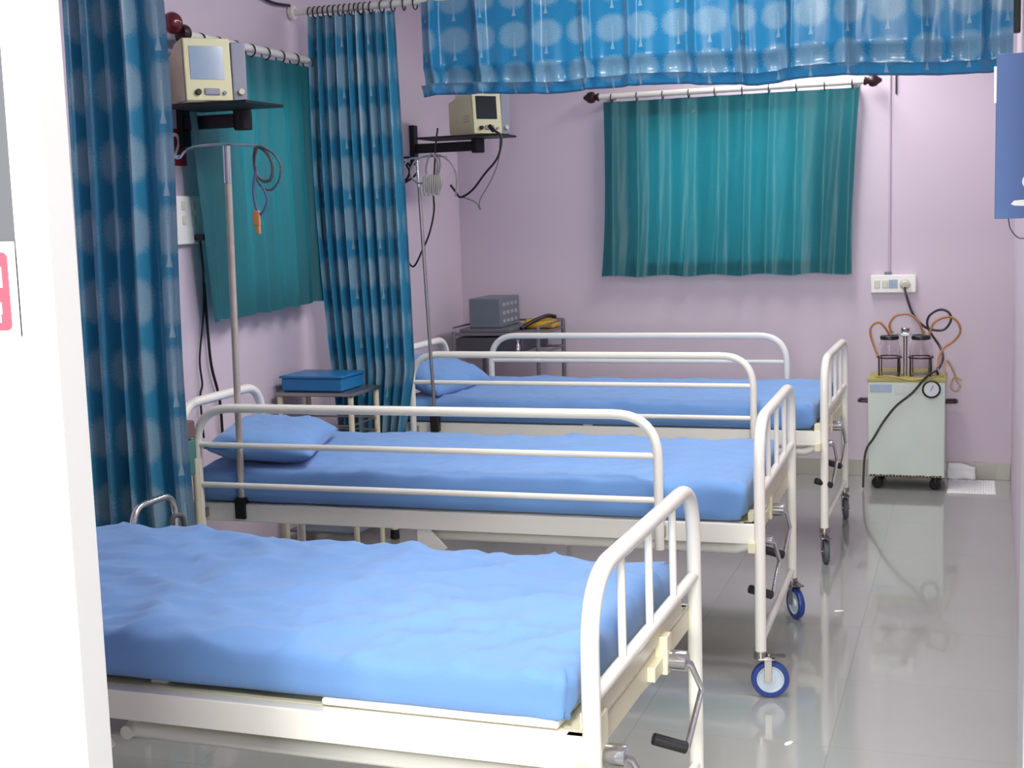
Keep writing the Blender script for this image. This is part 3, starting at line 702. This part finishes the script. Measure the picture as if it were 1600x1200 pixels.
cable('cord', [(-3.112, 5.03, 1.36), (-3.11, 5.035, 1.144), (-3.11, 5.046, 1.004), (-3.11, 5.085, 0.888), (-3.11, 5.102, 0.801), (-3.11, 5.104, 0.62)], .0065, 'black', t)

# ------------------------------------------------------------------ bedside tables
def bedside_table(label, x0, x1, y0, y1, zt, top_m='steel'):
    t = thing('bedside_table', label, 'table', ((x0+x1)/2, (y0+y1)/2, 0), 0, 'tubular bedside tables')
    w, d = (x1-x0)/2, (y1-y0)/2
    for sx in (-1, 1):
        for sy in (-1, 1):
            l = MB().tube([(sx*(w-.02), sy*(d-.02), .02), (sx*(w-.02), sy*(d-.02), zt-.02)], .0135, 12).build('leg', 'creamold', t)
            MB().cyl((sx*(w-.02), sy*(d-.02), 0), (sx*(w-.02), sy*(d-.02), .03), .017, 12, .003).build('rubber_foot', 'black', l)
    MB().bx(-w, w, -d, d, zt-.018, zt, .004).build('tabletop', top_m, t)
    for z in (.66, .60):
        q = MB(); q.tube([(-w+.02, -d+.02, z), (w-.02, -d+.02, z), (w-.02, d-.02, z), (-w+.02, d-.02, z)], .004, 8, True); q.build('rail', 'steel', t)
    MB().bx(-w+.03, w-.03, -d+.03, d-.03, .52, .535, .003).build('shelf', 'greybox', t)
    MB().bx(-w+.03, w-.03, -d+.03, d-.03, .14, .155, .003).build('shelf', 'greybox', t)
    return t
bedside_table('cream tube-legged bedside table holding the blue tray, before gathered curtain', -3.10, -2.695, 5.56, 5.88, .815)
t = thing('instrument_tray', 'dark blue lidded plastic tray on the bedside table', 'tray', (-2.92, 5.715, .816))
MB().box((0, 0, .032), (.31, .25, .062), .008).build('tray', 'bluetray', t)
MB().box((0, 0, .068), (.325, .262, .012), .004).build('lid', 'bluetray', t)
# table half hidden behind the near curtain
t = thing('bedside_locker', 'bedside locker with green cloth, half hidden behind the near curtain', 'cabinet', (-2.80, 4.125, 0))
q = MB()
for sx in (-1, 1):
    for sy in (-1, 1): q.tube([(sx*.115, sy*.085, .0), (sx*.115, sy*.085, .76)], .013, 10)
q.build('leg_frame', 'creamold', t)
MB().bx(-.12, .12, -.09, .09, .70, .83, .006).build('cloth_cover', 'green', t)
MB().bx(-.12, .12, -.09, .09, .835, .90, .006).build('card_box', 'brown', t)

# chrome tube stand behind the nearest bed
t = thing('tube_stand', 'chrome tube stand with rounded handle behind the nearest bed', 'stand', (-2.47, 3.60, 0))
MB().tube(fillet([(0, -.10, .02), (0, -.10, .735), (0, .135, .735), (0, .135, .02)], .07, 8), .011, 12).build('handle_frame', 'chrome', t)
q = MB(); q.bx(-.2, .01, -.10, .135, .10, .12, .003); q.tube([(-.19, -.09, .02), (-.19, -.09, .55)], .010, 10); q.tube([(-.19, .125, .02), (-.19, .125, .55)], .010, 10); q.bx(-.2, .01, -.10, .135, .54, .555, .003)
q.build('shelf_frame', 'steel', t)
q = MB(); q.tube(fillet([(-.02, .10, .56), (.0, .12, .665), (.015, .155, .66), (.02, .17, .50)], .05, 6), .009, 10); q.build('rubber_hose', 'rubber', t)
for sx in (0, -.19):
    for sy in (-.10, .135): MB().cyl((sx, sy if sx == 0 else sy*.92, 0), (sx, sy if sx == 0 else sy*.92, .03), .015, 12, .003).build('rubber_foot', 'black', t)

# ------------------------------------------------------------------ dressing trolley in the far corner
t = thing('dressing_trolley', 'grey steel trolley in the far left corner behind the farthest bed', 'trolley', (-2.69, 7.78, 0))
w, d = .265, .26
for sx in (-1, 1):
    for sy in (-1, 1):
        l = MB().tube([(sx*w, sy*d, .08), (sx*w, sy*d, .95 if sx > 0 else .92)], .0125, 12).build('leg', 'trolley', t)
        q = MB(); q.lathe([(0, -.012), (.03, -.012), (.036, -.006), (.036, .006), (.03, .012), (0, .012)], (sx*w, sy*d, .036), (1, .2, 0), 18); q.cyl((sx*w, sy*d, .045), (sx*w, sy*d, .09), .01, 10); q.build('caster', 'rubber', l)
MB().bx(-w, w, -d, d, .895, .91, .003).build('top_shelf', 'trolley', t)
q = MB(); q.tube([(-w, -d, .945), (-w, d, .945)], .006, 8); q.tube([(-w, d, .945), (w, d, .955)], .006, 8); q.tube([(w, d, .955), (w, -d, .945)], .006, 8); q.build('gallery_rail', 'trolley', t)
q = MB(); q.bx(-w+.015, .17, -d-.002, d-.02, .80, .885, .004); q.build('drawer', 'darksteel', t)
q = MB(); q.tube([(-w, -d, .785), (w, -d, .785), (w, d, .785), (-w, d, .785)], .008, 8, True); q.build('frame_rail', 'trolley', t)
MB().bx(-w, w, -d, d, .28, .295, .003).build('lower_shelf', 'trolley', t)
t = thing('steel_bottle', 'small shiny steel bottle on the front of the corner trolley', 'bottle', (-2.545, 7.507, .786))
MB().lathe([(0, 0), (.012, 0), (.013, .003), (.013, .055), (.007, .065), (.007, .075), (.009, .077), (.009, .09), (0, .09)], (0, 0, 0), (0, 0, 1), 16).build('bottle_body', 'chrome', t)
t = thing('instrument_box', 'blue-grey metal box with slotted side on the corner trolley', 'box', (-2.79, 7.80, .935))
MB().box((0, 0, .088), (.20, .36, .176), .005).build('casing', 'greybox', t)
for r_ in range(3):
    for k in range(4):
        MB().box((.1005, -.11+k*.072, .135-r_*.05), (.004, .042, .020), .001).build('slot', mat('pale_slot', '9FA3A8', .5) if 'pale_slot' not in bpy.data.materials else bpy.data.materials['pale_slot'], t)
o = MB().box((-2.775, 7.79, .922), (.33, .42, .022), .003).build('flat_case', 'trolley'); tag(o, 'flat grey metal case under the slotted box on the trolley', 'case')
q = MB()
b = soft_box(.20, .16, .05, .02, .02)
for v in b.verts: v.co.z += .012*noise.noise(v.co*12); v.co.x += .01*noise.noise(v.co*9+Vector((3, 1, 2)))
q.bm.free(); q.bm = b; o = q.build('folded_cloth', 'yellow', None, angle=180); o.location = (-2.52, 7.90, .912); tag(o, 'yellow folded cloth on the right of the corner trolley', 'cloth')
q = MB(); q.tube(spline([(-2.60, 7.74, .92), (-2.55, 7.80, .955), (-2.48, 7.88, .985), (-2.44, 7.93, .975)], 5), .012, 8); o = q.build('black_strap', 'black'); tag(o, 'black strap draped over the yellow cloth on the trolley', 'strap')

# ------------------------------------------------------------------ back wall fittings
t = thing('power_socket', 'white socket board on the back wall above the suction machine', 'socket', (-.445, YB, 1.14))
MB().bx(-.127, .127, -.035, -.001, -.052, .052, .006).build('plate', 'white', t)
for xx in (-.09, -.045): MB().box((xx, -.037, .0), (.032, .008, .045), .003).build('switch', 'paleplug', t)
MB().box((.0, -.036, .0), (.05, .004, .05), .003).build('socket_face', 'label', t)
q = MB(); q.cyl((.066, -.034, 0), (.066, -.052, 0), .03, 18, .004); q.build('socket_face', 'paleplug', t)
q = MB(); q.bx(-.475+.445+.02-.04, -.475+.445+.06-.04, -.02, -.001, .052, .068, .002); q.build('cable_entry', 'greybox', t)
o = MB().bx(-.473, -.462, YB-.012, YB-.001, 1.195, 2.6, .003).build('wall_conduit', mat('lilac_conduit', 'C2B3C4', .5)); tag(o, 'thin lilac cable conduit running up the back wall', 'conduit')
o = MB().bx(-.437, -.429, YB-.012, YB-.001, 2.22, 2.42, .002).build('wall_hook_strip', 'darkmaroon'); tag(o, 'short dark strip on the back wall beside the conduit', 'hook')

# ------------------------------------------------------------------ suction machine
SX, SY = -.354, 7.905
t = thing('suction_machine', 'pale enamel suction machine with two glass jars against the back wall', 'suction machine', (SX, SY, 0))
w, d = .207, .155
q = MB(); q.bx(-w, w, -d, d, .075, .615, .006); q.build('cabinet', 'machine', t)
q = MB(); q.bx(-w-.004, w+.004, -d-.004, d+.004, .612, .632, .004); q.build('top_rim', 'stainyel', t)
q = MB()
for k in range(22): q.box((-w+.018+k*.0178, -d-.001, .080+.004*n1(k*.9, 2)), (.014, .004, .010+.010*abs(n1(k*1.7, 4))), .001)
q.build('rust_edge', 'rust', t)['kind'] = 'stuff'
MB().bx(-w+.012, -w+.13, -d-.003, -d+.001, .555, .598, .001).build('label_plate', 'label', t)
MB().bx(-w+.15, w-.14, -d-.003, -d+.001, .548, .596, .001).build('control_panel', mat('white_panel', 'C6CDC8', .4, var=.15, scale=50), t)
g = MB().lathe([(0, 0), (.046, 0), (.05, .004), (.05, .016), (.043, .018), (.041, .012), (.0, .012)], (.135, -d, .575), (0, -1, 0), 28).build('gauge', 'black', t)
q = MB(); q.cyl((.135, -d-.0125, .575), (.135, -d-.0145, .575), .040, 24); q.build('dial', 'gauge', g)
MB().box((.138, -d-.0158, .582), (.003, .0015, .035), 0, Matrix.Rotation(.5, 4, 'Y')).build('needle', 'black', g)
for sg in (-1, 1):
    q = MB(); q.tube(fillet([(sg*w, -.04, .485), (sg*(w+.06), -.04, .487), (sg*(w+.06), .05, .487), (sg*w, .05, .485)], .02, 4), .008, 8); q.build('side_handle', 'darkmaroon', t)
for sx in (-1, 1):
    for sy in (-1, 1):
        q = MB(); q.lathe([(0, -.011), (.026, -.011), (.032, -.005), (.032, .005), (.026, .011), (0, .011)], (sx*(w-.05), sy*(d-.04), .032), (.3, 1, 0), 18); q.cyl((sx*(w-.05), sy*(d-.04), .04), (sx*(w-.05), sy*(d-.04), .078), .014, 10); q.build('caster', 'black', t)
for jx in (-.098, .073):
    j = MB(); R_ = .062
    j.lathe([(0, 0), (R_-.008, 0), (R_, .008), (R_, .15), (R_-.006, .175), (.046, .197), (.046, .21), (.043, .21), (.043, .195), (R_-.010, .172), (R_-.005, .15), (R_-.005, .012), (R_-.01, .006), (0, .006)], (jx, -.02, .634), (0, 0, 1), 32)
    j = j.build('glass_jar', 'jar', t)
    MB().cyl((jx, -.02, .838), (jx, -.02, .860), .052, 24, .004).build('jar_cap', 'black', j)
    MB().cyl((jx+.015, -.02, .858), (jx+.015, -.02, .885), .007, 10).build('nozzle', 'tubeb', j)
    k = MB(); k.tube([(jx+.068*math.cos(a*PI/12), -.02+.068*math.sin(a*PI/12), .738) for a in range(24)], .004, 8, True)
    for a in (-2.5, -.65, .8, 2.4): k.tube([(jx+.068*math.cos(a), -.02+.068*math.sin(a), .738), (jx+.068*math.cos(a), -.02+.068*math.sin(a), .632)], .004, 8)
    k.build('jar_cradle', 'darkmaroon', t)
q = MB(); q.tube([(-.012, -.015, .632), (-.012, -.015, .885)], .011, 12); q.build('centre_post', 'steel', t)
q = MB(); q.tube([(-.105, -.03, .868), (.08, -.03, .872)], .005, 8); q.box((-.012, -.03, .869), (.055, .024, .022), .004); q.cyl((-.012, -.02, .88), (-.012, -.02, .905), .022, 16, .004, .026); q.build('clamp_bar', 'chrome', t)
q = MB(); q.cyl((.165, -.10, .63), (.165, -.10, .69), .007, 10); q.build('valve', 'chrome', t)
def rel(pts): return [(x-SX, y-SY, z) for x, y, z in pts]
cable('suction_tube', rel([(-.512, 7.83, .752), (-.547, 7.85, .843), (-.554, 7.85, .898), (-.533, 7.85, .93), (-.502, 7.85, .937), (-.474, 7.85, .908), (-.45, 7.87, .865)]), .0065, 'tubeb', t)
cable('suction_tube', rel([(-.437, 7.88, .87), (-.451, 7.87, .921), (-.423, 7.87, .968), (-.374, 7.87, .982), (-.329, 7.87, .974), (-.29, 7.87, .931), (-.268, 7.88, .87)]), .0065, 'tubeb', t)
cable('suction_tube', rel([(-.236, 7.88, .862), (-.216, 7.88, .926), (-.169, 7.88, .958), (-.118, 7.88, .962), (-.08, 7.88, .926), (-.073, 7.88, .876), (-.106, 7.88, .829), (-.157, 7.86, .793), (-.184, 7.84, .74), (-.188, 7.81, .69)]), .0065, 'tubeb', t)
cable('clear_tube', rel([(-.16, 7.83, .64), (-.145, 7.88, .72), (-.11, 7.93, .66), (-.09, 7.95, .60), (-.07, 7.95, .57), (-.09, 7.95, .54), (-.12, 7.95, .56), (-.10, 7.95, .62), (-.06, 7.95, .60)]), .006, 'tubey', t)
cable('clear_tube', rel([(-.52, 7.77, .637), (-.46, 7.745, .645), (-.40, 7.742, .638), (-.33, 7.744, .625), (-.26, 7.746, .634), (-.20, 7.76, .64)]), .005, 'stainyel', t)
cd = cable('power_cord', rel([(-.379, 8.075, 1.135), (-.374, 8.03, 1.10), (-.363, 8.0, 1.067), (-.331, 8.0, .975), (-.282, 8.0, .913), (-.23, 8.0, .883), (-.16, 8.0, .883), (-.123, 8.0, .937), (-.137, 8.0, .981), (-.185, 8.0, .996), (-.237, 7.98, .967), (-.251, 7.97, .92), (-.23, 7.96, .865), (-.184, 7.93, .799), (-.163, 7.88, .748), (-.169, 7.84, .708), (-.197, 7.80, .665)]), .0068, 'black', t)
MB().cyl((-.379-SX, 8.086-SY, 1.142), (-.379-SX, 8.05-SY, 1.135), .021, 16, .004).build('plug', 'paleplug', cd)
cable('power_cord', rel([(-.185, 7.76, .655), (-.20, 7.738, .677), (-.254, 7.735, .635), (-.321, 7.735, .553), (-.406, 7.735, .48), (-.475, 7.735, .388), (-.527, 7.735, .296), (-.562, 7.735, .24), (-.578, 7.735, .17), (-.585, 7.735, .012)]), .0065, 'black', t)

# ------------------------------------------------------------------ floor items
t = thing('white_ribbed_slab', 'small white ribbed slab on the floor by the back wall', 'mat', (-.005, 7.885, 0))  # flat white slab with raised ribs
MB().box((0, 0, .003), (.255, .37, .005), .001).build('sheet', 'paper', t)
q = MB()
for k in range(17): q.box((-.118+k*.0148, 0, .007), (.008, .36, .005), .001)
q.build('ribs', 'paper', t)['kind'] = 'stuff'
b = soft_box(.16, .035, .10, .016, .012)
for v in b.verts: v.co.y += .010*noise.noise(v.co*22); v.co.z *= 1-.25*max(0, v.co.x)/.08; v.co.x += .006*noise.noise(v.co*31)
q = MB(); q.bm.free(); q.bm = b; o = q.build('white_lump', 'paper', None, angle=180); o.location = (-.06, 8.10, 0.0); tag(o, 'crumpled white lump against the grey skirting', 'bag')  # rounded white block crumpled by noise
for i, (x, y, r_, lb) in enumerate([(-.498, 5.332, .4, 'tiny white paper scrap on the floor right of the middle bed'), (-.515, 3.932, 1.1, 'tiny white paper scrap on the floor between nearest and middle beds')]):
    q = MB(); q.prism([(-.018, -.006), (.0, -.009), (.02, -.004), (.017, .006), (-.004, .009), (-.016, .004)], 'z', 0.0006, .0022); o = q.build('paper_scrap', 'paper', None, smooth=False); o.location = (x, y, 0); o.rotation_euler = (0, 0, r_); tag(o, lb, 'paper', 'paper scraps on the floor')

# ------------------------------------------------------------------ blue sign board on the right
t = thing('hanging_sign', 'blue board with white pictogram hanging from the right wall', 'sign', (.078, 2.2, 1.695))
MB().box((0, 0, 0), (.100, .006, .246), .001).build('board', 'board', t)
MB().bx(-.0535, -.049, -.005, .005, .05, .105, .001).build('edge_highlight', 'white', t)  # white strip standing in for the highlight on the board's edge
q = MB(); q.cyl((.0, -.003, -.068), (.0, -.005, -.068), .0115, 22)
q.prism([(-.027, -.101), (-.022, -.096), (-.008, -.095), (-.008, -.0885), (.02, -.0885), (.02, -.110), (-.006, -.110), (-.008, -.1045), (-.022, -.1035)], 'y', -.005, -.003)
q.build('pictogram', 'white', t, smooth=False)
cable('hanging_wire', [(-.030, 0, -.122), (-.027, 0, -.138), (-.016, 0, -.152), (-.003, 0, -.152), (.006, 0, -.142), (.008, 0, -.122)], .0009, 'darksteel', t)
q = MB(); q.bx(.03, .047, -.006, .006, -.05, .05, .001); q.build('wall_bracket', 'darksteel', t)
